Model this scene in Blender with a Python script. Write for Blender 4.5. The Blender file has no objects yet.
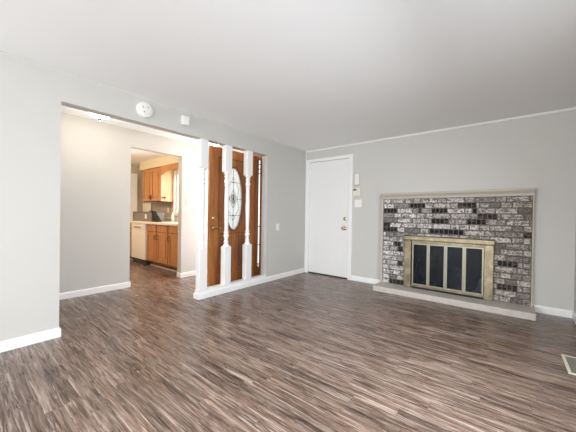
import bpy, bmesh, math, random
from mathutils import Vector, Matrix
S = 0.935            # plan units -> metres
PI = math.pi
SC = bpy.context.scene
COL = SC.collection

# ------------------------------------------------------------------ camera
cam_d = bpy.data.cameras.new('camera'); cam = bpy.data.objects.new('camera', cam_d); COL.objects.link(cam)
F_PX, U0, V0, ROLL, YAW, PITCH = 273.4668, 288.811, 216.6065, 0.0146, 0.6749, -0.0057
cam_d.sensor_width = 36.0; cam_d.lens = 36.0 * F_PX / 576
cam_d.shift_x = (288 - U0) / 576; cam_d.shift_y = (V0 - 216) / 576
cam_d.clip_start = 0.05; cam_d.clip_end = 200
fw = Vector((-math.sin(YAW) * math.cos(PITCH), math.cos(YAW) * math.cos(PITCH), math.sin(PITCH)))
rt = Vector((math.cos(YAW), math.sin(YAW), 0)); up = rt.cross(fw)
M = Matrix((rt, up, -fw)).transposed()
M = M @ Matrix.Rotation(ROLL, 3, 'Z')
cam.matrix_world = Matrix.Translation(Vector((3.2038, -4.5415, 1.1494)) * S) @ M.to_4x4()
SC.camera = cam

# ------------------------------------------------------------------ world, lights, exposure
w = bpy.data.worlds.new('sky'); SC.world = w; w.use_nodes = True
w.node_tree.nodes['Background'].inputs[0].default_value = (0.86, 0.93, 1.0, 1)
w.node_tree.nodes['Background'].inputs[1].default_value = 1.6

def area(name, loc, rot, sx, sy, power, col):
    d = bpy.data.lights.new(name, 'AREA'); d.shape = 'RECTANGLE'; d.size = sx * S; d.size_y = sy * S
    d.energy = power; d.color = col
    o = bpy.data.objects.new(name, d); o.location = Vector(loc) * S; o.rotation_euler = rot; COL.objects.link(o)
    return o
# daylight entering through the windows (each lamp sits in its window opening)
area('daylight_right_window', (3.88, -3.45, 1.35), (0, PI / 2 - 0.80, 0), 1.3, 2.2, 76, (0.88, 0.94, 1.0))
area('daylight_unseen_rear_window', (1.9, -9.06, 1.2), (PI / 2, 0, 0), 3.2, 1.8, 175, (0.95, 0.97, 1.0))  # unseen rear window, widened and set far back to even the light
area('daylight_kitchen_window', (-2.4, -1.06, 1.63), (-PI / 2, 0, 0), 1.2, 0.95, 13, (1.0, 0.98, 0.95))
area('daylight_front_doorway', (-0.76, -1.0, 1.1), (-PI / 2, 0, 0), 0.85, 2.1, 19, (0.97, 0.98, 1.0))

SC.view_settings.view_transform = 'Standard'; SC.view_settings.look = 'None'
SC.view_settings.gamma = 1; SC.view_settings.exposure = 0.5; SC.view_settings.use_curve_mapping = False
try:
    SC.cycles.max_bounces = 12; SC.cycles.diffuse_bounces = 8; SC.cycles.use_denoising = True
    SC.cycles.sample_clamp_indirect = 6; SC.cycles.caustics_reflective = False
except Exception:
    pass

# ------------------------------------------------------------------ node materials
class NT:
    def __init__(s, name):
        s.m = bpy.data.materials.new(name); s.m.use_nodes = True; s.t = s.m.node_tree
        s.b = s.t.nodes['Principled BSDF']; s.out = s.t.nodes['Material Output']
    def n(s, ty, **kw):
        x = s.t.nodes.new(ty)
        for k, v in kw.items(): setattr(x, k, v)
        return x
    def put(s, sock, v):
        if isinstance(v, bpy.types.NodeSocket): s.t.links.new(v, sock)
        elif isinstance(v, (tuple, list)) and len(v) == 3 and sock.type == 'RGBA': sock.default_value = (*v, 1)
        else: sock.default_value = v
    def math(s, op, a, b=0.0, c=None):
        x = s.n('ShaderNodeMath', operation=op); s.put(x.inputs[0], a); s.put(x.inputs[1], b)
        if c is not None: s.put(x.inputs[2], c)
        return x.outputs[0]
    def coord(s):
        return s.n('ShaderNodeTexCoord').outputs['Object']
    def mapping(s, vec, scale=(1, 1, 1), loc=(0, 0, 0)):
        x = s.n('ShaderNodeMapping'); s.put(x.inputs['Vector'], vec); x.inputs['Scale'].default_value = scale; x.inputs['Location'].default_value = loc
        return x.outputs[0]
    def noise(s, vec, scale, detail=4, rough=0.5, dist=0.0):
        x = s.n('ShaderNodeTexNoise'); s.put(x.inputs['Vector'], vec); x.inputs['Scale'].default_value = scale
        x.inputs['Detail'].default_value = detail; x.inputs['Roughness'].default_value = rough; x.inputs['Distortion'].default_value = dist
        return x.outputs[0]
    def ramp(s, fac, stops, interp='LINEAR'):
        x = s.n('ShaderNodeValToRGB'); s.put(x.inputs[0], fac); r = x.color_ramp; r.interpolation = interp
        while len(r.elements) < len(stops): r.elements.new(0.5)
        for e, (p, c) in zip(r.elements, stops):
            e.position = p; e.color = (*c, 1) if len(c) == 3 else c
        return x.outputs[0]
    def mix(s, fac, a, b, mode='MIX'):
        x = s.n('ShaderNodeMix', data_type='RGBA', blend_type=mode); s.put(x.inputs[0], fac); s.put(x.inputs[6], a); s.put(x.inputs[7], b)
        return x.outputs[2]
    def bump(s, h, strength=0.2, dist=0.01):
        x = s.n('ShaderNodeBump'); s.put(x.inputs['Height'], h); x.inputs['Strength'].default_value = strength; x.inputs['Distance'].default_value = dist
        s.t.links.new(x.outputs[0], s.b.inputs['Normal'])
    def set(s, **kw):
        for k, v in kw.items(): s.put(s.b.inputs[k.replace('_', ' ')], v)
        return s.m

def plain(name, col, rough=0.5, metal=0.0, var=0.04, scale=30, bump=0.0, **kw):
    t = NT(name); n = t.noise(t.coord(), scale)
    c = t.mix(n, tuple(x * (1 - var) for x in col), tuple(min(1, x * (1 + var)) for x in col))
    if bump: t.bump(n, bump, 0.004)
    return t.set(Base_Color=c, Roughness=rough, Metallic=metal, **kw)

def emit(name, col, strength):
    t = NT(name)
    return t.set(Base_Color=col, Emission_Color=col, Emission_Strength=strength)

M_wall = plain('grey_wall_paint', (0.565, 0.555, 0.522), 0.62, var=0.015, scale=120, bump=0.05)
M_ceil = plain('white_ceiling_paint', (0.905, 0.925, 0.93), 0.8, var=0.01, scale=90, bump=0.08)
M_white = plain('white_gloss_trim_paint', (0.84, 0.84, 0.83), 0.35, var=0.01)
M_doorw = plain('white_door_paint', (0.80, 0.80, 0.79), 0.4, var=0.01)
M_plast = plain('white_plastic', (0.82, 0.81, 0.77), 0.35, var=0.01)
M_ivory = plain('ivory_plastic', (0.72, 0.69, 0.60), 0.4, var=0.02)
M_greyp = plain('grey_vent_plastic', (0.25, 0.25, 0.24), 0.5)
M_dark = plain('dark_plastic', (0.03, 0.03, 0.03), 0.4)
M_brass = plain('polished_brass', (0.58, 0.44, 0.24), 0.25, 1.0, var=0.05)
M_steel = plain('aged_bronze', (0.10, 0.07, 0.05), 0.4, 0.7, var=0.1)
M_soffit = plain('cream_kitchen_soffit_paint', (0.66, 0.62, 0.47), 0.6, var=0.015)
M_kwall = plain('grey_beige_kitchen_paint', (0.55, 0.50, 0.42), 0.6, var=0.02)
M_counter = plain('cream_laminate_worktop', (0.80, 0.76, 0.68), 0.3, var=0.05, scale=80)
M_appl = plain('cream_white_enamel', (0.83, 0.81, 0.74), 0.3, var=0.01)
M_void = plain('soot_black_firebox', (0.015, 0.014, 0.013), 0.9, var=0.3)
M_slat = plain('shaded_register_slat', (0.15, 0.145, 0.115), 0.5)  # beige slats darkened: shade inside the register painted in
M_vent = plain('beige_enamelled_metal', (0.66, 0.62, 0.50), 0.4, var=0.03)

def m_floor():
    t = NT('rustic_grey_brown_plank_laminate'); co = t.coord()
    sp = t.n('ShaderNodeSeparateXYZ'); t.put(sp.inputs[0], co); X, Y = sp.outputs[0], sp.outputs[1]
    W, L = 0.080, 0.72
    row = t.math('FLOOR', t.math('DIVIDE', Y, W))
    wn = t.n('ShaderNodeTexWhiteNoise', noise_dimensions='1D'); t.put(wn.inputs['W'], row)
    xo = t.math('ADD', X, t.math('MULTIPLY', wn.outputs['Value'], 3.7))
    colm = t.math('FLOOR', t.math('DIVIDE', xo, L))
    cv = t.n('ShaderNodeCombineXYZ'); t.put(cv.inputs[0], row); t.put(cv.inputs[1], colm)
    w2 = t.n('ShaderNodeTexWhiteNoise', noise_dimensions='2D'); t.put(w2.inputs['Vector'], cv.outputs[0])
    tone = w2.outputs['Value']
    # grain coordinates: shift each plank
    g = t.n('ShaderNodeVectorMath', operation='ADD'); t.put(g.inputs[0], co)
    sh = t.n('ShaderNodeVectorMath', operation='SCALE'); t.put(sh.inputs[0], w2.outputs['Color']); sh.inputs['Scale'].default_value = 40
    t.put(g.inputs[1], sh.outputs[0])
    gv = g.outputs[0]
    broad = t.noise(t.mapping(gv, (2.0, 14, 1)), 1.0, 3, 0.55, 0.8)
    mid = t.noise(t.mapping(gv, (3.0, 52, 1)), 1.0, 6, 0.68, 1.1)
    fine = t.noise(t.mapping(gv, (7, 130, 1), (5, 3, 0)), 1.0, 4, 0.65, 0.5)
    hue = t.noise(t.mapping(gv, (0.8, 2.5, 1), (9, 2, 0)), 1.0, 2, 0.5)
    knot = t.noise(t.mapping(gv, (5, 13, 1)), 1.0, 3, 0.55, 1.8)
    k = t.math('ADD', t.math('MULTIPLY', broad, 0.28), t.math('ADD', t.math('MULTIPLY', mid, 0.52), t.math('MULTIPLY', fine, 0.20)))
    base = t.ramp(k, [(0.38, (0.028, 0.019, 0.016)), (0.45, (0.095, 0.063, 0.050)), (0.50, (0.160, 0.113, 0.095)), (0.55, (0.235, 0.175, 0.152)), (0.63, (0.46, 0.40, 0.37))])
    base = t.mix(t.math('MULTIPLY', t.ramp(hue, [(0.35, (0, 0, 0)), (0.65, (1, 1, 1))]), 0.55), base, (1.0, 0.86, 0.72), 'MULTIPLY')
    base = t.mix(t.math('MULTIPLY', t.ramp(fine, [(0.57, (0, 0, 0)), (0.66, (1, 1, 1))]), 0.38), base, (0.52, 0.46, 0.43))
    base = t.mix(t.math('MULTIPLY', t.ramp(knot, [(0.25, (1, 1, 1)), (0.33, (0, 0, 0))]), 0.75), base, (0.03, 0.02, 0.018))
    tn = t.ramp(tone, [(0, (0.82, 0.81, 0.80)), (0.5, (1.0, 1.0, 1.0)), (1, (1.20, 1.19, 1.19))])
    base = t.mix(1.0, base, tn, 'MULTIPLY')
    base = t.mix(1.0, base, (0.93, 0.885, 0.82), 'MULTIPLY')
    # seams
    fy = t.math('FRACT', t.math('DIVIDE', Y, W)); fx = t.math('FRACT', t.math('DIVIDE', xo, L))
    sy = t.math('LESS_THAN', t.math('MINIMUM', fy, t.math('SUBTRACT', 1.0, fy)), 0.012)
    sx = t.math('LESS_THAN', t.math('MINIMUM', fx, t.math('SUBTRACT', 1.0, fx)), 0.0016)
    seam = t.math('MULTIPLY', t.math('MAXIMUM', sy, sx), 0.45)
    ey = t.math('MULTIPLY', t.math('LESS_THAN', t.math('ABSOLUTE', t.math('SUBTRACT', fy, 0.07)), 0.035), t.math('MULTIPLY', t.math('GREATER_THAN', mid, 0.49), 0.5))
    base = t.mix(ey, base, (0.50, 0.44, 0.41))
    base = t.mix(seam, base, (0.03, 0.022, 0.02))
    t.bump(t.math('SUBTRACT', mid, seam), 0.10, 0.003)
    r = t.math('ADD', 0.17, t.math('MULTIPLY', mid, 0.22))
    return t.set(Base_Color=base, Roughness=r, Specular_IOR_Level=0.5)
M_floor = m_floor()

def m_oak(name, dark, light, rough=0.38, axis='z'):
    t = NT(name); co = t.coord()
    sc = {'z': (22, 22, 1.6), 'x': (1.6, 22, 22), 'y': (22, 1.6, 22)}[axis]
    a = t.noise(t.mapping(co, sc), 1.0, 5, 0.6, 0.8)
    b = t.noise(t.mapping(co, tuple(v * 5 for v in sc)), 1.0, 3, 0.5)
    c = t.ramp(a, [(0.3, dark), (0.7, light)])
    c = t.mix(0.35, c, t.ramp(b, [(0.35, (0.6, 0.55, 0.5)), (0.6, (1, 1, 1))]), 'MULTIPLY')
    t.bump(b, 0.08, 0.002)
    return t.set(Base_Color=c, Roughness=rough)
M_oakdoor = m_oak('golden_brown_oak_door', (0.26, 0.085, 0.020), (0.50, 0.195, 0.055))
M_oakdark = m_oak('stained_oak_moulding', (0.17, 0.060, 0.022), (0.30, 0.12, 0.045))
M_cab = m_oak('honey_oak_cabinet', (0.42, 0.175, 0.055), (0.60, 0.29, 0.10))
M_cabl = m_oak('window_lit_oak_side', (0.58, 0.36, 0.17), (0.70, 0.48, 0.26))  # oak made paler: window light on this side painted into the colour
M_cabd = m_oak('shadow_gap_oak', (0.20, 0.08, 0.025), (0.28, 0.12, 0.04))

def m_brick():
    t = NT('whitewashed_used_brick'); co = t.coord()
    at = t.n('ShaderNodeVertexColor', layer_name='tone').outputs[0]
    n1 = t.noise(t.mapping(co, (46, 46, 60)), 1.0, 5, 0.7, 0.6)
    n2 = t.noise(t.mapping(co, (85, 85, 100), (3, 1, 7)), 1.0, 3, 0.6)
    n3 = t.noise(t.mapping(co, (17, 17, 30), (8, 4, 2)), 1.0, 4, 0.6)
    at0 = at; at = t.mix(t.ramp(n3, [(0.50, (0, 0, 0)), (0.64, (0.8, 0.8, 0.8))]), at, (0.13, 0.10, 0.085))
    c = t.mix(t.ramp(n1, [(0.475, (0, 0, 0)), (0.56, (0.85, 0.85, 0.85))]), at, (0.075, 0.06, 0.055))
    c = t.mix(t.ramp(n2, [(0.62, (0, 0, 0)), (0.70, (0.7, 0.7, 0.7))]), c, (0.72, 0.69, 0.65))
    # keep black glazed bricks black
    lum = t.n('ShaderNodeRGBToBW'); t.put(lum.inputs[0], at0)
    c = t.mix(t.math('LESS_THAN', lum.outputs[0], 0.05), c, t.mix(t.ramp(n2, [(0.60, (0, 0, 0)), (0.66, (0.5, 0.5, 0.5))]), at, (0.05, 0.045, 0.04)))
    t.bump(n1, 0.5, 0.006)
    return t.set(Base_Color=c, Roughness=0.8, Specular_IOR_Level=0.25)
M_brick = m_brick()
M_mortar = plain('grey_mortar', (0.13, 0.115, 0.10), 0.9, var=0.3, scale=60, bump=0.4)
M_hearth = plain('cast_stone', (0.50, 0.465, 0.42), 0.7, var=0.2, scale=22, bump=0.3)
M_mantel = plain('off_white_distressed_moulding', (0.47, 0.43, 0.36), 0.55, var=0.10, scale=40, bump=0.1)
def m_screen():
    t = NT('aged_antique_brass'); n = t.noise(t.coord(), 9, 5, 0.65)
    c = t.ramp(n, [(0.3, (0.13, 0.10, 0.055)), (0.55, (0.22, 0.185, 0.115)), (0.75, (0.33, 0.30, 0.23))])
    return t.set(Base_Color=c, Roughness=0.42, Metallic=0.65)
M_screen = m_screen()
M_screenl = plain('pale_worn_brass', (0.27, 0.25, 0.195), 0.38, 0.6, var=0.12, scale=20)
def m_pane():
    t = NT('dark_fireplace_glass'); n = t.noise(t.mapping(t.coord(), (8, 8, 2.5)), 1.0, 4, 0.6, 1.0)
    c = t.ramp(n, [(0.35, (0.004, 0.005, 0.007)), (0.6, (0.010, 0.013, 0.018)), (0.8, (0.035, 0.042, 0.05))])  # firebox darkness and bluish reflection painted into the glass colour
    return t.set(Base_Color=c, Roughness=t.math('ADD', 0.08, t.math('MULTIPLY', n, 0.2)), Alpha=0.97, Specular_IOR_Level=0.1)
M_pane = m_pane()
def m_frost():
    t = NT('frosted_leaded_glass')
    d = t.n('ShaderNodeBsdfDiffuse'); d.inputs[0].default_value = (0.92, 0.95, 0.95, 1)
    tr = t.n('ShaderNodeBsdfTranslucent'); tr.inputs[0].default_value = (0.9, 0.95, 0.95, 1)
    g = t.n('ShaderNodeBsdfGlossy'); g.inputs['Roughness'].default_value = 0.12
    m1 = t.n('ShaderNodeMixShader'); m1.inputs[0].default_value = 0.5
    m2 = t.n('ShaderNodeMixShader'); m2.inputs[0].default_value = 0.10
    L = t.t.links; L.new(d.outputs[0], m1.inputs[1]); L.new(tr.outputs[0], m1.inputs[2]); L.new(m1.outputs[0], m2.inputs[1]); L.new(g.outputs[0], m2.inputs[2]); L.new(m2.outputs[0], t.out.inputs[0])
    return t.m
M_frost = m_frost()
def m_glass():
    t = NT('clear_window_glass')
    a = t.n('ShaderNodeBsdfTransparent'); g = t.n('ShaderNodeBsdfGlossy'); g.inputs['Roughness'].default_value = 0.02
    m = t.n('ShaderNodeMixShader'); m.inputs[0].default_value = 0.06
    L = t.t.links; L.new(a.outputs[0], m.inputs[1]); L.new(g.outputs[0], m.inputs[2]); L.new(m.outputs[0], t.out.inputs[0])
    return t.m
M_glass = m_glass()
M_lamp = emit('lit_frosted_lamp_glass', (1.0, 0.90, 0.74), 4.0)
M_crate = plain('grey_wicker_plastic', (0.24, 0.22, 0.20), 0.6, var=0.25, scale=60, bump=0.3)
M_lid = plain('dark_brown_tray', (0.016, 0.010, 0.009), 0.9, var=0.1)
def m_tile():
    t = NT('beige_kitchen_backsplash'); n = t.noise(t.coord(), 14, 3)
    c = t.ramp(n, [(0.3, (0.40, 0.33, 0.26)), (0.7, (0.54, 0.46, 0.38))])
    return t.set(Base_Color=c, Roughness=0.4)
M_tile = m_tile()

# ------------------------------------------------------------------ builders
ORG = {}
def root(name, loc, label=None, cat=None, group=None, kind=None):
    o = bpy.data.objects.new(name, None); o.empty_display_size = 0.1; COL.objects.link(o)
    o.location = Vector(loc) * S; ORG[o.name] = Vector(loc) * S
    tag(o, label, cat, group, kind); return o
def tag(o, label=None, cat=None, group=None, kind=None):
    if label: o['label'] = label
    if cat: o['category'] = cat
    if group: o['group'] = group
    if kind: o['kind'] = kind
    return o
def obj(name, bm, mat, parent=None, bevel=0.0, smooth=False, base=None):
    org = ORG[parent.name] if parent else (Vector(base) * S if base else Vector((0, 0, 0)))
    for v in bm.verts: v.co = v.co * S - org
    bmesh.ops.recalc_face_normals(bm, faces=bm.faces[:])
    me = bpy.data.meshes.new(name); bm.to_mesh(me); bm.free()
    me.materials.append(mat)
    if smooth:
        for p in me.polygons: p.use_smooth = True
        try: me.set_sharp_from_angle(angle=0.7)
        except Exception: pass
    o = bpy.data.objects.new(name, me); COL.objects.link(o)
    if parent: o.parent = parent; ORG[o.name] = org
    else: o.location = org; ORG[o.name] = org
    if bevel:
        b = o.modifiers.new('bevel', 'BEVEL'); b.width = bevel * S; b.segments = 2; b.limit_method = 'ANGLE'; b.angle_limit = 0.6
    return o
def box(bm, x0, x1, y0, y1, z0, z1):
    r = bmesh.ops.create_cube(bm, size=1.0)['verts']
    for v in r:
        v.co = Vector((x0 if v.co.x < 0 else x1, y0 if v.co.y < 0 else y1, z0 if v.co.z < 0 else z1))
    return r
def B(*a):
    bm = bmesh.new()
    for q in a: box(bm, *q)
    return bm
def struct(name, bm, mat, **k):
    o = obj(name, bm, mat, **k)
    if not o.parent: o['kind'] = 'structure'
    return o
def lathe(bm, prof, cx, cy, n=24, ax='z', c=(0, 0, 0)):
    """prof = [(r, h)]; axis z about (cx,cy); or axis x / y about c with h along the axis"""
    rings = []
    for r, h in prof:
        ring = []
        for k in range(n):
            a = 2 * PI * k / n; u, v = r * math.cos(a), r * math.sin(a)
            if ax == 'z': p = (cx + u, cy + v, h)
            elif ax == 'x': p = (c[0] + h, c[1] + u, c[2] + v)
            else: p = (c[0] + u, c[1] + h, c[2] + v)
            ring.append(bm.verts.new(p))
        rings.append(ring)
    for a, b in zip(rings, rings[1:]):
        for k in range(n): bm.faces.new((a[k], a[(k + 1) % n], b[(k + 1) % n], b[k]))
    bm.faces.new(rings[0]); bm.faces.new(rings[-1])
    return bm
def tube(bm, pts, r, n=8):
    pts = [Vector(p) for p in pts]; rings = []
    for i, p in enumerate(pts):
        d = (pts[min(i + 1, len(pts) - 1)] - pts[max(i - 1, 0)]).normalized()
        u = d.orthogonal().normalized() if i == 0 else (u - d * u.dot(d)).normalized()
        v = d.cross(u)
        rings.append([bm.verts.new(p + (u * math.cos(2 * PI * k / n) + v * math.sin(2 * PI * k / n)) * r) for k in range(n)])
    for a, b in zip(rings, rings[1:]):
        for k in range(n): bm.faces.new((a[k], a[(k + 1) % n], b[(k + 1) % n], b[k]))
    bm.faces.new(rings[0]); bm.faces.new(rings[-1])
def prism(bm, prof, axis, a, b):
    """extrude closed 2D profile along axis from a to b. axis x: prof (y,z); axis y: prof (x,z); axis z: prof (x,y)"""
    def P(q, h):
        return {'x': (h, q[0], q[1]), 'y': (q[0], h, q[1]), 'z': (q[0], q[1], h)}[axis]
    v0 = [bm.verts.new(P(q, a)) for q in prof]; v1 = [bm.verts.new(P(q, b)) for q in prof]
    n = len(prof)
    for i in range(n): bm.faces.new((v0[i], v0[(i + 1) % n], v1[(i + 1) % n], v1[i]))
    bm.faces.new(v0); bm.faces.new(v1)

# ------------------------------------------------------------------ structure
H = 2.44; T = 0.12
RW = 3.817; RY = -9.0          # right wall, rear wall
DX = -1.345                    # hall wall face
FY = -1.13                     # inner face of the front wall of foyer and kitchen
KX = -4.72                     # far kitchen wall
struct('floor', B((KX - T, RW + T, RY - T, T, -0.12, 0)), M_floor)
struct('ceiling', B((KX - T, RW + T, RY - T, T, H, H + 0.12)), M_ceil)
OY0, OY1, OZ = -3.894, -1.145, 2.16     # opening in left wall
struct('wall_left', B((-T, 0, RY, OY0, 0, H), (-T, 0, OY0, OY1, OZ, H), (-T, 0, OY1, 0, 0, H)), M_wall)
DO0, DO1, DZ = 0.07, 0.962, 2.215        # closet door opening in back wall
struct('wall_back', B((-T, DO0, 0, T, 0, H), (DO0, DO1, 0, T, DZ, H), (DO1, RW + T, 0, T, 0, H)), M_wall)
# right wall with window opening
wy0, wy1, wz0, wz1 = -4.6, -2.3, 0.65, 2.05
struct('wall_right', B((RW, RW + T, RY, wy0, 0, H), (RW, RW + T, wy1, 0, 0, H), (RW, RW + T, wy0, wy1, 0, wz0), (RW, RW + T, wy0, wy1, wz1, H)), M_wall)
rx0, rx1, rz0, rz1 = 0.3, 3.5, 0.15, 2.2
struct('wall_rear', B((KX - T, rx0, RY - T, RY, 0, H), (rx1, RW + T, RY - T, RY, 0, H), (rx0, rx1, RY - T, RY, 0, rz0), (rx0, rx1, RY - T, RY, rz1, H)), M_wall)
KD0, KD1, KZ = -2.775, -1.925, 2.17
struct('wall_hall', B((DX - T, DX, RY, KD0, 0, H), (DX - T, DX, KD0, KD1, KZ, H), (DX - T, DX, KD1, FY, 0, H)), M_wall)
# front wall: foyer part has doorway x -1.24..-.33 and narrow sidelight x -.262..-.185
fy1 = FY + T
struct('wall_foyer', B((DX, -1.26, FY, fy1, 0, H), (-1.26, -0.12, FY, fy1, 2.28, H)), M_wall)
kwx0, kwx1, kwz0, kwz1 = -3.02, -1.75, 1.13, 2.12
struct('wall_kitchen', B((KX - T, kwx0, FY, fy1, 0, H), (kwx0, kwx1, FY, fy1, 0, kwz0), (kwx0, kwx1, FY, fy1, kwz1, H), (kwx1, DX, FY, fy1, 0, H)), M_kwall)
struct('wall_kitchen_far', B((KX - T, KX, RY, FY, 0, H)), M_kwall)
struct('wall_kitchen_side', B((KX, DX - T, -4.6, -4.5, 0, H)), M_kwall)

def baseboard(name, runs):
    """runs: (axis, fixed face coordinate, direction out, a, b)"""
    bm = bmesh.new()
    for ax, f, s, a, b in runs:
        pr = [(f, 0), (f + s * 0.013, 0), (f + s * 0.013, 0.068), (f + s * 0.006, 0.084), (f, 0.086)]
        prism(bm, pr, ax, a, b)
    return struct(name, bm, M_white)
baseboard('baseboard_left', [('y', 0, 1, RY, OY0), ('x', OY0, 1, -T, 0.013), ('y', 0, 1, OY1 + 0.001, -0.001)])
baseboard('baseboard_back', [('x', 0, -1, 1.032, 1.60), ('x', 0, -1, 3.475, RW)])
baseboard('baseboard_right', [('y', RW, -1, RY, -0.001)])
baseboard('baseboard_hall', [('y', DX, 1, RY, KD0), ('y', DX, 1, KD1, FY), ('x', KD0, 1, DX - T, DX + 0.013), ('x', KD1, -1, DX - T, DX + 0.013)])
baseboard('baseboard_inner', [('y', -T, -1, RY, OY0)])
bm = bmesh.new(); prism(bm, [(0, H), (-0.020, H), (-0.020, H - 0.008), (-0.008, H - 0.022), (0, H - 0.022)], 'x', 0.0, RW); struct('trim_1', bm, M_white)
# corner strip in the far left corner
struct('trim_2', B((0.0, 0.012, -0.012, 0.0, 0.09, H - 0.022)), M_white)
# low curb under the turned posts
bm = B((-0.100, 0.002, -2.436, OY1, 0, 0.118), (0.002, 0.013, -2.449, OY1, 0, 0.075), (-0.113, 0.002, -2.449, -2.436, 0, 0.075), (-0.113, -0.100, -2.436, OY1, 0, 0.075))
struct('trim_3', bm, M_white, bevel=0.003)
# soffit above the kitchen cabinets
struct('trim_4', B((-4.17, DX - T - 0.001, -1.47, FY, 2.235, H)), M_soffit)

# ------------------------------------------------------------------ windows out of the frame and the kitchen window
def window(name, axis, f, a0, a1, z0, z1, depth, grid=(2, 2)):
    """f = inner wall face; depth signed towards outside"""
    r = root(name, ((a0 + a1) / 2, f, z0) if axis == 'x' else (f, (a0 + a1) / 2, z0), kind='structure')
    def bx(bm, p0, p1, q0, q1, d0, d1):
        d0, d1 = sorted((f + d0, f + d1))
        if axis == 'x': box(bm, p0, p1, d0, d1, q0, q1)
        else: box(bm, d0, d1, p0, p1, q0, q1)
    s = 1 if depth > 0 else -1; w_ = 0.045
    bm = bmesh.new()
    for p in ((a0, a0 + w_, z0, z1), (a1 - w_, a1, z0, z1), (a0 + w_, a1 - w_, z0, z0 + w_), (a0 + w_, a1 - w_, z1 - w_, z1)): bx(bm, *p, s * 0.03, s * 0.09)
    for i in range(1, grid[0]):
        c = a0 + (a1 - a0) * i / grid[0]; bx(bm, c - 0.02, c + 0.02, z0 + w_, z1 - w_, s * 0.04, s * 0.08)
    for i in range(1, grid[1]):
        c = z0 + (z1 - z0) * i / grid[1]; bx(bm, a0 + w_, a1 - w_, c - 0.02, c + 0.02, s * 0.042, s * 0.078)
    obj('window_frame', bm, M_white, r)
    bm = bmesh.new(); c = 0.065
    for p in ((a0 - c, a0, z0, z1 + c), (a1, a1 + c, z0, z1 + c), (a0, a1, z1, z1 + c)): bx(bm, *p, -s * 0.016, -s * 0.001)
    obj('window_casing', bm, M_white, r)
    bm = bmesh.new(); bx(bm, a0 - c, a1 + c, z0 - 0.03, z0, -s * 0.04, s * 0.028); obj('window_sill', bm, M_white, r)
    bm = bmesh.new(); bx(bm, a0 + w_, a1 - w_, z0 + w_, z1 - w_, s * 0.056, s * 0.062); obj('pane', bm, M_glass, r)
    return r
window('window_1', 'y', RW, wy0, wy1, wz0, wz1, 1)
window('window_2', 'x', RY, rx0, rx1, rz0, rz1, -1)  # unseen rear glazing, sized for even light in the room
window('window_3', 'x', FY, kwx0, kwx1, kwz0, kwz1, 1)

# ------------------------------------------------------------------ white flush door in back wall
d = root('door_1', ((DO0 + DO1) / 2, 0, 0), kind='structure')
obj('door_slab', B((0.083, 0.949, 0.022, 0.062, 0.018, 2.200)), M_doorw, d, bevel=0.003)
cs = bmesh.new()
box(cs, 0.019, DO0 + 0.006, -0.016, 0, 0, 2.258); box(cs, DO1 - 0.006, 1.030, -0.016, 0, 0, 2.258); box(cs, DO0 + 0.006, DO1 - 0.006, -0.016, 0, 2.206, 2.258)
box(cs, 0.019, 0.030, -0.021, -0.016, 0, 2.258); box(cs, 1.019, 1.030, -0.021, -0.016, 0, 2.258); box(cs, 0.030, 1.019, -0.021, -0.016, 2.247, 2.258)
obj('door_casing', cs, M_white, d, bevel=0.003)
obj('door_jamb', B((DO0, 0.081, 0, T, 0, DZ), (0.951, DO1, 0, T, 0, DZ), (0.081, 0.951, 0, T, 2.203, DZ), (0.081, 0.951, 0.064, 0.08, 0, 2.203)), M_white, d)
obj('threshold', B((0.081, 0.951, 0.002, 0.10, 0, 0.014)), M_steel, d)
for z in (0.28, 1.12, 1.95):
    bm = B((0.074, 0.092, 0.012, 0.0235, z, z + 0.10)); lathe(bm, [(0.007, z - 0.006), (0.007, z + 0.106)], 0.083, 0.012, 10)
    obj('hinge', bm, M_white, d)
bm = lathe(bmesh.new(), [(0.034, 0.022), (0.034, 0.014), (0.020, 0.008), (0.015, -0.02), (0.030, -0.034), (0.034, -0.05), (0.026, -0.062), (0.008, -0.066)], 0, 0, 20, 'y', (0.876, 0, 0.925))
obj('door_knob', bm, M_brass, d, smooth=True)
bm = lathe(bmesh.new(), [(0.033, 0.022), (0.033, 0.010), (0.026, 0.004), (0.012, 0.002)], 0, 0, 20, 'y', (0.876, 0, 1.095)); box(bm, 0.871, 0.881, -0.012, 0.006, 1.075, 1.115)
obj('deadbolt', bm, M_brass, d, smooth=True)

# ------------------------------------------------------------------ open oak entry door with oval glass
fd = root('door_2', (-0.32, -1.15, 0), kind='structure')
X1 = -0.300; X0 = -0.346; yh, yl = -1.136, -2.062; ztop = 2.185; cy, cz = -1.610, 1.40
ay, az = 0.180, 0.505
def oval(a, b, n=56, cy=cy, cz=cz): return [(cy + a * math.cos(2 * PI * k / n), cz + b * math.sin(2 * PI * k / n)) for k in range(n)]
bm = bmesh.new()
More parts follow.
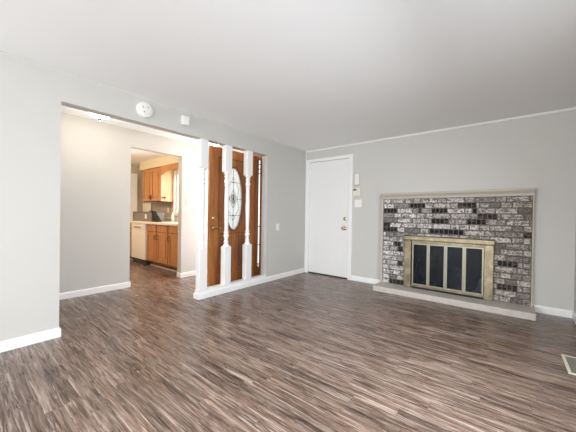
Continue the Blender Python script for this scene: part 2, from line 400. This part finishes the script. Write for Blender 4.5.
# slab with an oval hole: fan the plate between rectangle and oval on both faces
n = 56; ov = oval(ay, az)
def rectpt(k):
    a = 2 * PI * k / n; c, s_ = math.cos(a), math.sin(a)
    hy = (yh - yl) / 2; hzu, hzd = ztop - cz, cz - 0.02
    hz = hzu if s_ > 0 else hzd
    t = min(hy / abs(c) if abs(c) > 1e-6 else 1e9, hz / abs(s_) if abs(s_) > 1e-6 else 1e9)
    return (cy + c * t, cz + s_ * t)
rc = [rectpt(k) for k in range(n)]
for cyy, czz in ((yh, ztop), (yl, ztop), (yl, 0.02), (yh, 0.02)):
    k = min(range(n), key=lambda i: (rc[i][0] - cyy) ** 2 + (rc[i][1] - czz) ** 2); rc[k] = (cyy, czz)
lay = {}
for nm, ring in (('o', ov), ('r', rc)):
    for xx in (X0, X1): lay[nm, xx] = [bm.verts.new((xx, q[0], q[1])) for q in ring]
for k in range(n):
    j = (k + 1) % n
    for xx in (X0, X1): bm.faces.new((lay['o', xx][k], lay['o', xx][j], lay['r', xx][j], lay['r', xx][k]))
    for nm in 'or': bm.faces.new((lay[nm, X0][k], lay[nm, X0][j], lay[nm, X1][j], lay[nm, X1][k]))
obj('door_slab', bm, M_oakdoor, fd)
# oval moulding rings (both faces)
def ringbm(xa, xb, a0, b0, a1, b1):
    bm = bmesh.new(); o0, o1 = oval(a0, b0), oval(a1, b1); L = []
    for xx, ring in ((xa, o0), (xb, o0), (xb, o1), (xa, o1)): L.append([bm.verts.new((xx, q[0], q[1])) for q in ring])
    for u in range(4):
        for k in range(n):
            j = (k + 1) % n; bm.faces.new((L[u][k], L[u][j], L[(u + 1) % 4][j], L[(u + 1) % 4][k]))
    return bm
obj('oval_moulding', ringbm(X1 - 0.012, X1 + 0.014, ay - 0.006, az - 0.006, ay + 0.035, az + 0.035), M_oakdark, fd, bevel=0.004)
bm = bmesh.new(); v = [bm.verts.new(((X0 + X1) / 2 + 0.008, q[0], q[1])) for q in oval(ay - 0.001, az - 0.001)]; v2 = [bm.verts.new(((X0 + X1) / 2 + 0.001, q[0], q[1])) for q in oval(ay - 0.001, az - 0.001)]
bm.faces.new(v); bm.faces.new(v2)
for k in range(n): bm.faces.new((v[k], v[(k + 1) % n], v2[(k + 1) % n], v2[k]))
og = obj('oval_glass', bm, M_frost, fd); tag(og, 'white bevelled oval glass with dark leading')
bm = bmesh.new(); xg = (X0 + X1) / 2 + 0.010
def came(pts, r=0.0030): tube(bm, [(xg, p[0], p[1]) for p in pts], r, 6)
came([(cy, cz - az + 0.01), (cy, cz + az - 0.01)]); 
for zz in (-0.27, 0.0, 0.27):
    hw = ay * math.sqrt(1 - (zz / az) ** 2) - 0.004; came([(cy - hw, cz + zz), (cy + hw, cz + zz)])
def diamond(w_, h_, dz=0, r=0.0035):
    came([(cy - w_, cz + dz), (cy, cz + dz + h_), (cy + w_, cz + dz), (cy, cz + dz - h_), (cy - w_, cz + dz)], r)
diamond(0.085, 0.155); diamond(0.05, 0.095)
for s1 in (-1, 1):
    for s2 in (-1, 1):
        came([(cy, cz), (cy + s1 * 0.045, cz + s2 * 0.035), (cy + s1 * 0.02, cz + s2 * 0.075), (cy, cz)], 0.004)
        came([(cy + s1 * 0.085, cz), (cy + s1 * 0.11, cz + s2 * 0.16), (cy, cz + s2 * 0.36)], 0.0025)
diamond(0.016, 0.02, 0.27); diamond(0.016, 0.02, -0.27)
obj('leading', bm, M_steel, fd)
# rectangular mouldings on the face
def frame_yz(bm, y0, y1, z0, z1, w_=0.018, x0=X1 - 0.001, x1=X1 + 0.010):
    for q in ((y0, y0 + w_, z0, z1), (y1 - w_, y1, z0, z1), (y0 + w_, y1 - w_, z0, z0 + w_), (y0 + w_, y1 - w_, z1 - w_, z1)): box(bm, x0, x1, *q)
yy0, yy1 = yl + 0.145, yh - 0.11
bm = bmesh.new(); frame_yz(bm, yy0, yy1, 0.835, 2.045); obj('panel_moulding', bm, M_oakdark, fd, bevel=0.003)
for a, b in ((yy0, cy - 0.04), (cy + 0.04, yy1)):
    bm = bmesh.new(); frame_yz(bm, a, b, 0.23, 0.79); box(bm, X1, X1 + 0.006, a + 0.045, b - 0.045, 0.275, 0.745); obj('raised_panel', bm, M_oakdark, fd, bevel=0.003)
# hardware
ky = -2.0
bm = lathe(bmesh.new(), [(0.034, 0), (0.034, 0.010), (0.014, 0.014), (0.012, 0.05)], 0, 0, 18, 'x', (X1, ky, 0.935)); tube(bm, [(X1 + 0.05, ky - 0.005, 0.935), (X1 + 0.052, ky + 0.05, 0.942), (X1 + 0.048, ky + 0.085, 0.930), (X1 + 0.045, ky + 0.125, 0.936)], 0.009)
obj('lever_handle', bm, M_brass, fd, smooth=True)
bm = lathe(bmesh.new(), [(0.033, 0), (0.033, 0.012), (0.022, 0.018)], 0, 0, 18, 'x', (X1, ky, 1.088)); box(bm, X1 + 0.018, X1 + 0.034, ky - 0.022, ky + 0.022, 1.083, 1.093)
obj('deadbolt', bm, M_brass, fd, smooth=True)
for z, h in ((0.935, 0.03), (1.088, 0.03)):
    obj('latch_plate', B((X0 + 0.010, X1 - 0.010, yl - 0.002, yl + 0.002, z - h, z + h)), M_brass, fd)
# door frame and narrow sidelight in the foyer's front wall
fr = root('window_4', (-0.22, FY, 0), kind='structure')
obj('door_jamb', B((-1.26, -1.235, FY - 0.01, fy1, 0, 2.28), (-1.235, -0.12, FY - 0.01, fy1, 2.20, 2.28), (-0.345, -0.240, FY - 0.002, FY + 0.03, 0, 2.2), (-0.183, -0.121, FY - 0.002, FY + 0.03, 0, 2.2), (-0.240, -0.183, FY, FY + 0.03, 0, 0.24), (-0.240, -0.183, FY, FY + 0.03, 2.10, 2.2)), M_oakdark, fr)
obj('pane', B((-0.240, -0.183, FY + 0.014, FY + 0.018, 0.24, 2.10)), M_glass, fr)
bm = bmesh.new()
for z in (0.62, 0.93, 1.86, 1.94, 2.02): box(bm, -0.240, -0.183, FY + 0.008, FY + 0.024, z, z + 0.016)
obj('muntin', bm, M_oakdark, fr)

# ------------------------------------------------------------------ turned posts
def make_post(y, label):
    cx = -0.046
    r = root('turned_post', (cx, y, 0.118), label, 'post')
    b = 0.060; bx = 0.046
    bm = bmesh.new(); box(bm, cx - bx, cx + bx, y - b, y + b, 0.1185, 0.672)
    obj('lower_block', bm, M_white, r, bevel=0.006)
    bm = bmesh.new(); box(bm, cx - bx, cx + bx, y - b, y + b, 1.768, OZ - 0.0005)
    obj('upper_block', bm, M_white, r, bevel=0.006)
    prof = [(0.060, 0.672), (0.061, 0.684), (0.052, 0.700), (0.038, 0.706), (0.037, 0.722), (0.046, 0.730), (0.047, 0.742), (0.038, 0.750), (0.033, 0.765), (0.035, 0.79), (0.045, 0.815), (0.049, 0.835), (0.046, 0.850), (0.035, 0.858), (0.035, 0.868), (0.047, 0.873), (0.047, 0.884), (0.035, 0.892), (0.034, 0.92), (0.037, 1.05), (0.041, 1.2), (0.042, 1.3), (0.039, 1.45), (0.035, 1.545), (0.035, 1.56), (0.047, 1.566), (0.047, 1.577), (0.036, 1.585), (0.036, 1.60), (0.046, 1.612), (0.049, 1.63), (0.044, 1.655), (0.036, 1.675), (0.036, 1.69), (0.047, 1.698), (0.047, 1.712), (0.037, 1.72), (0.038, 1.735), (0.052, 1.742), (0.061, 1.756), (0.060, 1.768)]
    obj('turned_shaft', lathe(bmesh.new(), [(q * 0.80, h) for q, h in prof], cx, y, 28), M_white, r, smooth=True)
    return r
def copy_tree(o, delta, **t):
    c = o.copy(); COL.objects.link(c); c.location = o.location + Vector(delta) * S; ORG[c.name] = c.location.copy()
    for k, v in t.items(): c[k] = v
    for ch in list(o.children):
        k = ch.copy(); COL.objects.link(k); k.parent = c
        for g in list(ch.children):
            q = g.copy(); COL.objects.link(q); q.parent = k
    return c
p1 = make_post(-2.370, 'white turned post at the free left end of the low curb')
G = 'white turned posts of the entry divider'
p1['group'] = G
copy_tree(p1, (0, 0.412, 0), label='middle white turned post, in front of the left side of the oval glass')
copy_tree(p1, (0, 0.832, 0), label='white turned post nearest the right jamb of the entry opening')

# ------------------------------------------------------------------ fireplace
fp = root('fireplace', (2.53, -0.05, 0), 'whitewashed brick fireplace with off-white mantel strip and low stone hearth', 'fireplace')
bx0, bx1, bz0, bz1, by = 1.622, 3.440, 0.080, 1.430, -0.100
ox0, ox1, oz1 = 2.00, 3.04, 0.84           # firebox opening
rng = random.Random(7)
bm = B((bx0, ox0, by + 0.012, -0.001, bz0, bz1), (ox1, bx1, by + 0.012, -0.001, bz0, bz1), (ox0, ox1, by + 0.012, -0.001, oz1, bz1))
obj('mortar_backing', bm, M_mortar, fp)
NR = 18; rh = (bz1 - bz0) / NR
dark = {1: [(2.03, 2.24), (2.66, 2.87)], 2: [(1.63, 1.83), (2.15, 2.19), (2.33, 2.53), (2.83, 2.88)], 3: [(2.89, 3.10)], 4: [(2.33, 2.55), (2.77, 2.98)],
        5: [(1.63, 1.73)], 6: [(1.63, 1.84), (2.31, 2.73), (3.36, 3.44)], 9: [(1.80, 1.90)], 10: [(1.86, 1.93)], 11: [(3.11, 3.31)], 13: [(1.86, 1.93)], 15: [(3.11, 3.31)], 17: [(1.73, 1.96)]}
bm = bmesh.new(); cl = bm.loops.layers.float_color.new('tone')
for r in range(NR):
    z1 = bz1 - r * rh; z0 = z1 - rh; g = 0.0045
    x = bx0 - (0.055 if r % 2 else 0.0)
    while x < bx1 - 0.004:
        ln = 0.112 if rng.random() < 0.62 else 0.224
        for a, b in [(x, x + ln)]:
            a, b = max(a, bx0), min(b, bx1)
            if b - a < 0.02: continue
            pieces = [(a, b)]
            holes = list(dark.get(r, [])) + ([(ox0, ox1)] if z0 < oz1 - 0.01 else [])
            for h0, h1 in holes:
                q = []
                for (c, e) in pieces:
                    if e <= h0 or c >= h1: q.append((c, e)); continue
                    if c < h0: q.append((c, h0))
                    if e > h1: q.append((h1, e))
                pieces = q
            fin = [(c, e, False) for c, e in pieces]
            for da, db in dark.get(r, []):
                if a <= da < b:
                    k = max(1, round((db - da) / 0.056))
                    fin += [(da + (db - da) * i / k, da + (db - da) * (i + 1) / k, True) for i in range(k)]
            for c, e, isd in fin:
                if e - c < 0.012: continue
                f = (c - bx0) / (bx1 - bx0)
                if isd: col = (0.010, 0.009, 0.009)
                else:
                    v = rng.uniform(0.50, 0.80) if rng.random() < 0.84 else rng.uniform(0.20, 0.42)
                    wm = 0.03 + 0.26 * f * rng.uniform(0.6, 1.3)      # browner towards the right: used brick, partly painted light
                    v *= (1.08 - 0.36 * f)  # glare on the left side painted in as brighter brick tone
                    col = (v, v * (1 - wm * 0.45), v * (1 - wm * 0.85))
                fs = set()
                pr = rng.uniform(-0.003, 0.003)
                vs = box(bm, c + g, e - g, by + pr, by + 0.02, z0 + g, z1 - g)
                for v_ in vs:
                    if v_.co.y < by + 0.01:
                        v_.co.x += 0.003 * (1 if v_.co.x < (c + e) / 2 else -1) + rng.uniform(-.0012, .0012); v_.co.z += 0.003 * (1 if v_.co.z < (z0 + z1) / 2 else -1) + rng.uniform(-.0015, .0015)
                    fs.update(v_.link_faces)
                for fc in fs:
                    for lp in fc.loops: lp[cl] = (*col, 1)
        x += ln
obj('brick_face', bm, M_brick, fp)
# firebox
obj('firebox', B((ox0, ox0 + 0.01, -0.085, -0.002, bz0, oz1), (ox1 - 0.01, ox1, -0.085, -0.002, bz0, oz1), (ox0, ox1, -0.012, -0.002, bz0, oz1), (ox0, ox1, -0.085, -0.002, oz1 - 0.01, oz1)), M_void, fp)
# mantel: stepped cove moulding profile (y,z)
bm = bmesh.new(); prism(bm, [(-0.001, 1.430), (-0.108, 1.430), (-0.110, 1.450), (-0.118, 1.468), (-0.134, 1.486), (-0.142, 1.500), (-0.142, 1.520), (-0.001, 1.520)], 'x', 1.578, 3.458)
obj('mantel', bm, M_mantel, fp, bevel=0.002)
obj('side_trim', B((1.585, bx0, -0.108, -0.001, bz0, 1.430)), M_mantel, fp, bevel=0.003)
obj('side_trim', B((bx1, bx1 + 0.014, -0.108, -0.001, bz0, 1.430)), M_mantel, fp, bevel=0.003)
bm = B((1.590, 3.470, -0.418, -0.001, 0.0, 0.080))
obj('hearth', bm, M_hearth, fp, bevel=0.006)

# brass and glass screen
sy = -0.106
sc = root('fireplace_screen', (2.52, -0.13, 0.081), 'antique brass fireplace screen with four dark glass doors', 'fireplace screen')
sx0, sx1, sz0, sz1 = 1.972, 3.072, 0.0805, 0.868
bm = bmesh.new()
def frame_part(q, y0=-0.160, y1=sy):
    box(bm, q[0], q[1], y0, y1, q[2], q[3])
frame_part((sx0, sx0 + 0.100, sz0, 0.795), -0.168); frame_part((sx1 - 0.100, sx1, sz0, 0.795), -0.168); 
frame_part((sx0 + 0.100, sx1 - 0.100, sz0, 0.128), -0.150)
prism(bm, [(sy, 0.796), (-0.176, 0.796), (-0.188, 0.804), (-0.188, 0.856), (-0.180, sz1), (sy, sz1)], 'x', sx0 - 0.008, sx1 + 0.008)
obj('outer_frame', bm, M_screen, sc, bevel=0.004)
obj('header_bar', B((sx0 + 0.100, sx1 - 0.100, -0.128, sy, 0.758, 0.795)), M_screen, sc)
obj('bottom_track', B((sx0 + 0.108, sx1 - 0.100, -0.158, -0.1505, 0.0805, 0.105)), M_void, sc)
xs = [2.082, 2.305, 2.527, 2.750, 2.970]
for i in range(4):
    a, b = xs[i] + 0.002, xs[i + 1] - 0.002; z0, z1 = 0.130, 0.756; w_ = 0.019
    bm = B((a, a + w_, -0.148, -0.124, z0, z1), (b - w_, b, -0.148, -0.124, z0, z1), (a + w_, b - w_, -0.148, -0.124, z0, z0 + w_), (a + w_, b - w_, -0.148, -0.124, z1 - w_, z1))
    df = obj('screen_door', bm, M_screenl, sc, bevel=0.002)
    obj('pane', B((a + w_, b - w_, -0.138, -0.134, z0 + w_, z1 - w_)), M_pane, df)
for x in (2.527 - 0.05, 2.527 + 0.05):
    bm = lathe(bmesh.new(), [(0.006, -0.148), (0.006, -0.162), (0.013, -0.170), (0.013, -0.178), (0.004, -0.184)], 0, 0, 12, 'y', (x, 0, 0.142))
    obj('pull_knob', bm, M_brass, sc, smooth=True)

# ------------------------------------------------------------------ small fittings on the back wall
def plate(name, cx, cz, w_, h_, label, cat, toggles, axis='y', f=0.0, sgn=-1, mat=M_plast, group=None):
    def bx(bm, a0, a1, d0, d1, z0, z1):
        d0, d1 = sorted((f + sgn * d0, f + sgn * d1))
        if axis == 'y': box(bm, a0, a1, d0, d1, z0, z1)
        else: box(bm, d0, d1, a0, a1, z0, z1)
    r = root(name, (cx, f, cz) if axis == 'y' else (f, cx, cz), label, cat, group)
    bm = bmesh.new(); bx(bm, cx - w_ / 2, cx + w_ / 2, 0.0002, 0.008, cz - h_ / 2, cz + h_ / 2); obj('wall_plate', bm, mat, r, bevel=0.003)
    for i in range(toggles):
        c = cx + (i - (toggles - 1) / 2) * w_ / max(1, toggles) * 0.9
        if cat == 'outlet':
            for dz in (-0.024, 0.024):
                bm = bmesh.new(); bx(bm, c - 0.017, c + 0.017, 0.0082, 0.011, cz + dz - 0.016, cz + dz + 0.016); obj('socket', bm, mat, r)
        else:
            bm = bmesh.new(); bx(bm, c - 0.006, c + 0.006, 0.0082, 0.020, cz - 0.012, cz + 0.014); obj('toggle', bm, mat, r)
    return r
plate('light_switch', 1.137, 1.372, 0.135, 0.135, 'white double light switch plate below the alarm keypad beside the white door', 'light switch', 2)
plate('light_switch', -1.755, 1.365, 0.160, 0.130, 'white wide switch plate on the hall wall right of the kitchen doorway', 'light switch', 3, 'x', DX, 1)
plate('light_switch', -0.858, 0.933, 0.085, 0.125, 'small white plate alone on the grey wall left of the white door', 'light switch', 1, 'x', 0, 1)
k = root('alarm_keypad', (1.108, 0, 1.5), 'cream alarm keypad with small dark display, between two white boxes by the door', 'alarm keypad')
obj('keypad_body', B((1.036, 1.187, -0.028, -0.0005, 1.503, 1.648)), M_ivory, k, bevel=0.005)
obj('display', B((1.050, 1.108, -0.030, -0.0282, 1.600, 1.628)), M_dark, k)
obj('flap', B((1.048, 1.176, -0.033, -0.0282, 1.512, 1.580)), M_ivory, k, bevel=0.002)
k = root('remote_holder', (1.11, 0, 1.7), 'narrow white wall remote in a grey holder, topmost beside the white door', 'wall remote')
obj('holder', B((1.056, 1.160, -0.012, -0.0005, 1.690, 1.905)), plain('grey_plastic', (0.45, 0.44, 0.42), 0.5), k, bevel=0.003)
rm = obj('remote_body', B((1.075, 1.158, -0.030, -0.0122, 1.705, 1.895)), M_plast, k, bevel=0.004)
for i in range(4): obj('button', B((1.100, 1.134, -0.033, -0.0302, 1.735 + i * 0.036, 1.755 + i * 0.036)), M_ivory, rm)

# left wall, above the opening
k = root('smoke_detector', (0, -3.165, 2.30), 'round white smoke detector on the wall above the hall opening', 'smoke detector')
bm = lathe(bmesh.new(), [(0.085, 0.0005), (0.085, 0.018), (0.078, 0.034), (0.055, 0.040), (0.054, 0.046), (0.012, 0.048)], 0, 0, 32, 'x', (0, -3.165, 2.302))
obj('detector_body', bm, M_plast, k, smooth=True)
for a in (0.9, 2.6, 4.2):
    bm = lathe(bmesh.new(), [(0.007, 0.0485), (0.007, 0.050)], 0, 0, 12, 'x', (0, -3.165 + 0.036 * math.cos(a), 2.302 + 0.036 * math.sin(a))); obj('vent_slot', bm, M_greyp, k)
k = root('chime_box', (0, -2.67, 2.26), 'small white square door chime box on the wall above the hall opening', 'door chime')
obj('chime_cover', B((0.0005, 0.040, -2.722, -2.628, 2.262, 2.372)), M_plast, k, bevel=0.006)
obj('chime_grille', B((0.0402, 0.043, -2.712, -2.638, 2.275, 2.335)), M_white, k, bevel=0.002)

# ceiling lamps
def dome(cx, cy, label):
    r = root('ceiling_light', (cx, cy, H), label, 'ceiling light', 'frosted dome ceiling lights of the hall')
    bm = lathe(bmesh.new(), [(0.085, H - 0.0005), (0.085, H - 0.025), (0.06, H - 0.035)], cx, cy, 28); obj('ceiling_pan', bm, M_steel, r, smooth=True)
    bm = lathe(bmesh.new(), [(0.135, 2.388), (0.137, 2.380), (0.127, 2.352), (0.100, 2.320), (0.062, 2.297), (0.020, 2.288)], cx, cy, 32); obj('lamp_shade', bm, M_lamp, r, smooth=True)
    bm = lathe(bmesh.new(), [(0.006, 2.405), (0.006, 2.288), (0.020, 2.284), (0.018, 2.262), (0.006, 2.248)], cx, cy, 12); obj('finial', bm, M_dark, r, smooth=True)
    ld = bpy.data.lights.new('bulb', 'POINT'); ld.energy = 7; ld.color = (1.0, 0.87, 0.73); ld.shadow_soft_size = 0.05
    lo = bpy.data.objects.new('bulb', ld); COL.objects.link(lo); lo.parent = r; lo.location = Vector((0, 0, -0.22)) * S
    return r
dome(-0.67, -3.39, 'lit frosted dome ceiling light at the left of the hall opening')
dome(-0.67, -1.735, 'lit frosted ceiling light above the open oak entry door')

# floor register
k = root('floor_vent', (3.65, -1.47, 0), 'beige metal floor register set in the plank floor by the right wall', 'floor vent')
vx0, vx1, vy0, vy1 = 3.572, 3.735, -1.652, -1.292
obj('vent_frame', B((vx0, vx0 + 0.022, vy0, vy1, 0.0003, 0.010), (vx1 - 0.022, vx1, vy0, vy1, 0.0003, 0.010), (vx0 + 0.022, vx1 - 0.022, vy0, vy0 + 0.022, 0.0003, 0.010), (vx0 + 0.022, vx1 - 0.022, vy1 - 0.022, vy1, 0.0003, 0.010)), M_vent, k, bevel=0.003)
obj('vent_well', B((vx0 + 0.022, vx1 - 0.022, vy0 + 0.022, vy1 - 0.022, 0.0003, 0.0012)), M_dark, k)  # dark sheet standing in for the shade below the slats
for i in range(12):
    y = vy0 + 0.034 + i * 0.0262
    bm = bmesh.new(); prism(bm, [(y, 0.0015), (y + 0.004, 0.0015), (y + 0.014, 0.0085), (y + 0.010, 0.0085)], 'x', vx0 + 0.022, vx1 - 0.022); obj('slat', bm, M_slat, k)

# ------------------------------------------------------------------ kitchen
CT = 0.955
def panel_door(name, x0, x1, y, z0, z1, parent, mat=M_cab, fw_=0.055):
    bm = B((x0, x0 + fw_, y - 0.020, y, z0, z1), (x1 - fw_, x1, y - 0.020, y, z0, z1), (x0 + fw_, x1 - fw_, y - 0.020, y, z0, z0 + fw_), (x0 + fw_, x1 - fw_, y - 0.020, y, z1 - fw_, z1), (x0 + fw_, x1 - fw_, y - 0.004, y, z0 + fw_, z1 - fw_),
           (x0 + fw_ + 0.03, x1 - fw_ - 0.03, y - 0.017, y - 0.004, z0 + fw_ + 0.03, z1 - fw_ - 0.03))
    return obj(name, bm, mat, parent, bevel=0.003)
def pull(x, y, z, parent):
    bm = bmesh.new(); tube(bm, [(x, y - 0.0205, z - 0.045), (x, y - 0.045, z - 0.035), (x, y - 0.050, z), (x, y - 0.045, z + 0.035), (x, y - 0.0205, z + 0.045)], 0.0075)
    obj('handle', bm, M_steel, parent, smooth=True)
def base_unit(x0, x1, label, doors, sides):
    r = root('base_cabinet', ((x0 + x1) / 2, -1.5, 0), label, 'kitchen cabinet')
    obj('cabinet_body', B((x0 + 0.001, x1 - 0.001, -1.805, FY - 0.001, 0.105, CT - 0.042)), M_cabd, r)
    obj('toe_kick', B((x0 + 0.001, x1 - 0.001, -1.715, -1.2, 0.026, 0.104)), M_cabd, r)
    obj('shoe_moulding', B((x0 + 0.001, x1 - 0.001, -1.735, -1.70, 0.0, 0.025)), M_white, r)
    wd = (x1 - x0) / doors
    for i in range(doors):
        a, b = x0 + i * wd + 0.022, x0 + (i + 1) * wd - 0.022
        bm = B((a, b, -1.825, -1.8055, 0.768, CT - 0.048), (a + 0.02, b - 0.02, -1.829, -1.825, 0.785, CT - 0.065)); dr = obj('drawer', bm, M_cab, r, bevel=0.004)
        dd = panel_door('door', a, b, -1.8055, 0.135, 0.748, r)
        pull((b - 0.028) if sides[i] == 'r' else (a + 0.028), -1.8055, 0.645, dd)
    return r
base_unit(-4.715, -3.665, 'honey oak base cabinet left of the white dishwasher', 2, 'lr')
base_unit(-2.945, -2.015, 'honey oak double base cabinet right of the dishwasher', 2, 'rl')
base_unit(-2.014, DX - T - 0.002, 'honey oak base cabinet half hidden behind the doorway edge', 1, 'l')
dw = root('dishwasher', (-3.2, -1.5, 0), 'cream white built-in dishwasher under the worktop', 'dishwasher')
obj('tub', B((-3.660, -2.950, -1.79, -1.15, 0.0, CT - 0.042)), M_dark, dw)
obj('door', B((-3.656, -2.953, -1.845, -1.7905, 0.120, 0.790)), M_appl, dw, bevel=0.006)
cp = obj('control_panel', B((-3.656, -2.953, -1.850, -1.7905, 0.795, CT - 0.044)), M_appl, dw, bevel=0.006)
bm = bmesh.new(); tube(bm, [(-3.44, -1.852, 0.835), (-3.44, -1.87, 0.832), (-3.17, -1.87, 0.832), (-3.17, -1.852, 0.835)], 0.008); obj('handle', bm, M_steel, cp)
obj('kick_plate', B((-3.65, -2.96, -1.81, -1.7905, 0.0, 0.11)), M_dark, dw)
w_ = root('worktop', (-3.0, -1.5, CT), 'cream laminate kitchen worktop running over the oak base cabinets', 'worktop')
obj('worktop_slab', B((KX + 0.001, DX - T - 0.001, -1.870, FY - 0.001, CT - 0.041, CT)), M_counter, w_, bevel=0.005)
obj('backsplash_lip', B((KX + 0.001, DX - T - 0.001, FY - 0.022, FY - 0.001, CT + 0.0005, CT + 0.10)), M_counter, w_, bevel=0.003)
tl = struct('trim_5', B((KX + 0.001, kwx0 - 0.07, FY - 0.010, FY - 0.0005, CT + 0.101, 1.43)), M_tile)
# wall cabinet
wc = root('wall_cabinet', (-3.55, -1.3, 1.43), 'honey oak two-door wall cabinet under the cream soffit', 'kitchen cabinet')
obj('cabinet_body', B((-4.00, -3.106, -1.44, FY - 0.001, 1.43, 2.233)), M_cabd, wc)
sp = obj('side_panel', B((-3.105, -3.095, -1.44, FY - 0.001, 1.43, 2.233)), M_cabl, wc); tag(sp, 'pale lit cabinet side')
for i, sd in ((0, 'r'), (1, 'l')):
    a = -3.990 + i * 0.446; b = a + 0.430
    dd = panel_door('door', a, b, -1.4405, 1.445, 2.215, wc)
    pull((b - 0.028) if sd == 'r' else (a + 0.028), -1.4405, 1.53, dd)
hk = lathe(bmesh.new(), [(0.012, 0.0002), (0.012, 0.006), (0.005, 0.008), (0.005, 0.03)], 0, 0, 12, 'x', (-3.094, -1.37, 1.515)); tube(hk, [(-3.066, -1.37, 1.515), (-3.060, -1.37, 1.49), (-3.045, -1.37, 1.48), (-3.035, -1.37, 1.50)], 0.009); tube(hk, [(-3.07, -1.42, 1.52), (-3.066, -1.37, 1.515), (-3.07, -1.33, 1.522)], 0.013)
tag(obj('wall_hook', hk, M_steel, None, base=(-3.094, -1.37, 1.515)), 'small dark metal hook on the pale side of the wall cabinet', 'hook')
# arched valance
bm = bmesh.new(); vx0, vx1 = -3.094, -1.60; pr = [(vx0, 2.233), (vx0, 2.03)]
pr += [(vx0 + (vx1 - vx0) * k / 24, 2.03 + 0.10 * (math.sin(PI * min(1, max(0, (k / 24 - 0.06) / 0.88)))) ** 0.6) for k in range(1, 24)]
pr += [(vx1, 2.03), (vx1, 2.233)]
prism(bm, pr, 'y', -1.462, -1.440)
tag(obj('window_valance', bm, M_cab, None, base=(-2.35, -1.45, 2.05)), 'honey oak arched valance board bridging above the kitchen window', 'valance')
plate('wall_outlet', -3.33, 1.225, 0.080, 0.125, 'cream outlet plate on the kitchen backsplash under the wall cabinet', 'outlet', 1, 'y', FY - 0.0105, -1, M_ivory)
# items on the worktop
ck = root('storage_basket', (-3.4, -1.6, CT), 'grey ribbed storage basket on the worktop above the dishwasher', 'basket')
bm = bmesh.new(); a0, a1, b0, b1, z0, z1 = -4.05, -3.07, -1.66, -1.36, CT + 0.0005, 1.165
box(bm, a0, a1, b0, b0 + 0.012, z0, z1); box(bm, a0, a1, b1 - 0.012, b1, z0, z1); box(bm, a0, a0 + 0.012, b0 + 0.012, b1 - 0.012, z0, z1); box(bm, a1 - 0.012, a1, b0 + 0.012, b1 - 0.012, z0, z1); box(bm, a0 + 0.012, a1 - 0.012, b0 + 0.012, b1 - 0.012, z0, z0 + 0.01)
for i in range(5): box(bm, a0 - 0.004, a1 + 0.004, b0 - 0.005, b0, z0 + 0.02 + i * 0.036, z0 + 0.034 + i * 0.036)
for i in range(9): box(bm, a0 + 0.05 + i * 0.11, a0 + 0.06 + i * 0.11, b0 - 0.008, b0 - 0.005, z0 + 0.01, z1 - 0.02)
obj('basket_body', bm, M_crate, ck)
obj('rim', B((a0 - 0.01, a1 + 0.01, b0 - 0.012, b0 + 0.014, z1, z1 + 0.012), (a0 - 0.01, a1 + 0.01, b1 - 0.014, b1 + 0.012, z1, z1 + 0.012), (a1 - 0.014, a1 + 0.01, b0 + 0.014, b1 - 0.014, z1, z1 + 0.012)), M_dark, ck)
tg = obj('tag', B((-3.38, -3.28, b0 - 0.012, b0 - 0.0085, 1.02, 1.12)), M_plast, ck); tag(tg, 'white tag')
# dark tray leaning against the basket's right end
bm = bmesh.new(); prism(bm, [(-3.05, CT + 0.0008), (-2.74, CT + 0.0008), (-2.74, CT + 0.010), (-3.03, 1.19), (-3.20, 1.205), (-3.20, 1.19), (-3.055, 1.178)], 'y', -1.655, -1.585)
tag(obj('serving_tray', bm, M_lid, None, base=(-2.86, -1.5, CT)), 'dark brown tray leaning against the right end of the grey basket', 'tray')
# pale board under the wall cabinet
tag(obj('cutting_board', B((-4.66, -4.18, FY - 0.050, FY - 0.024, CT + 0.001, 1.415)), M_appl, None, bevel=0.01, base=(-4.1, -1.17, CT)), 'pale cream board standing against the backsplash behind the grey basket', 'board')
# soap bottle on the sill side
bm = lathe(bmesh.new(), [(0.030, CT + 0.001), (0.033, CT + 0.02), (0.033, CT + 0.14), (0.020, CT + 0.165), (0.011, CT + 0.175), (0.011, CT + 0.20), (0.016, CT + 0.205), (0.016, CT + 0.225)], -2.92, -1.24, 18)
tag(obj('soap_bottle', bm, M_plast, None, smooth=True, base=(-2.92, -1.24, CT)), 'white soap bottle on the worktop below the kitchen window', 'bottle')
# white door at the far end of the kitchen
k = root('door_3', (KX, -1.75, 0), kind='structure')
obj('door_slab', B((KX + 0.0005, KX + 0.020, -2.9, -1.99, 0, 2.18)), M_doorw, k)
obj('door_casing', B((KX + 0.0005, KX + 0.028, -1.99, -1.90, 0, 2.23), (KX + 0.0005, KX + 0.028, -2.99, -2.9, 0, 2.23), (KX + 0.0005, KX + 0.028, -2.9, -1.99, 2.18, 2.23)), M_white, k)
# tall white cupboard front seen beside the wall cabinet
k = root('broom_cupboard', (KX + 0.1, -1.45, CT), 'tall white cupboard at the far end of the kitchen worktop', 'cupboard')
obj('cupboard_body', B((KX + 0.001, KX + 0.10, -1.78, -1.335, CT + 0.001, 2.20)), M_appl, k)
obj('door', B((KX + 0.1005, KX + 0.118, -1.775, -1.34, CT + 0.01, 2.19)), M_white, k, bevel=0.004)
# unseen kitchen ceiling lamp, added to light the kitchen warmly
r = root('added_kitchen_light', (-3.0, -3.1, H), 'added unseen round flush kitchen ceiling light', 'ceiling light')
bm = lathe(bmesh.new(), [(0.16, H - 0.0005), (0.17, H - 0.02), (0.14, H - 0.07), (0.05, H - 0.09)], -3.0, -3.1, 28); obj('lamp_shade', bm, M_lamp, r, smooth=True)
ld = bpy.data.lights.new('added_kitchen_bulb', 'POINT'); ld.energy = 44; ld.color = (1.0, 0.72, 0.45); ld.shadow_soft_size = 0.15
lo = bpy.data.objects.new('added_kitchen_bulb', ld); COL.objects.link(lo); lo.parent = r; lo.location = Vector((0, 0, -0.25)) * S
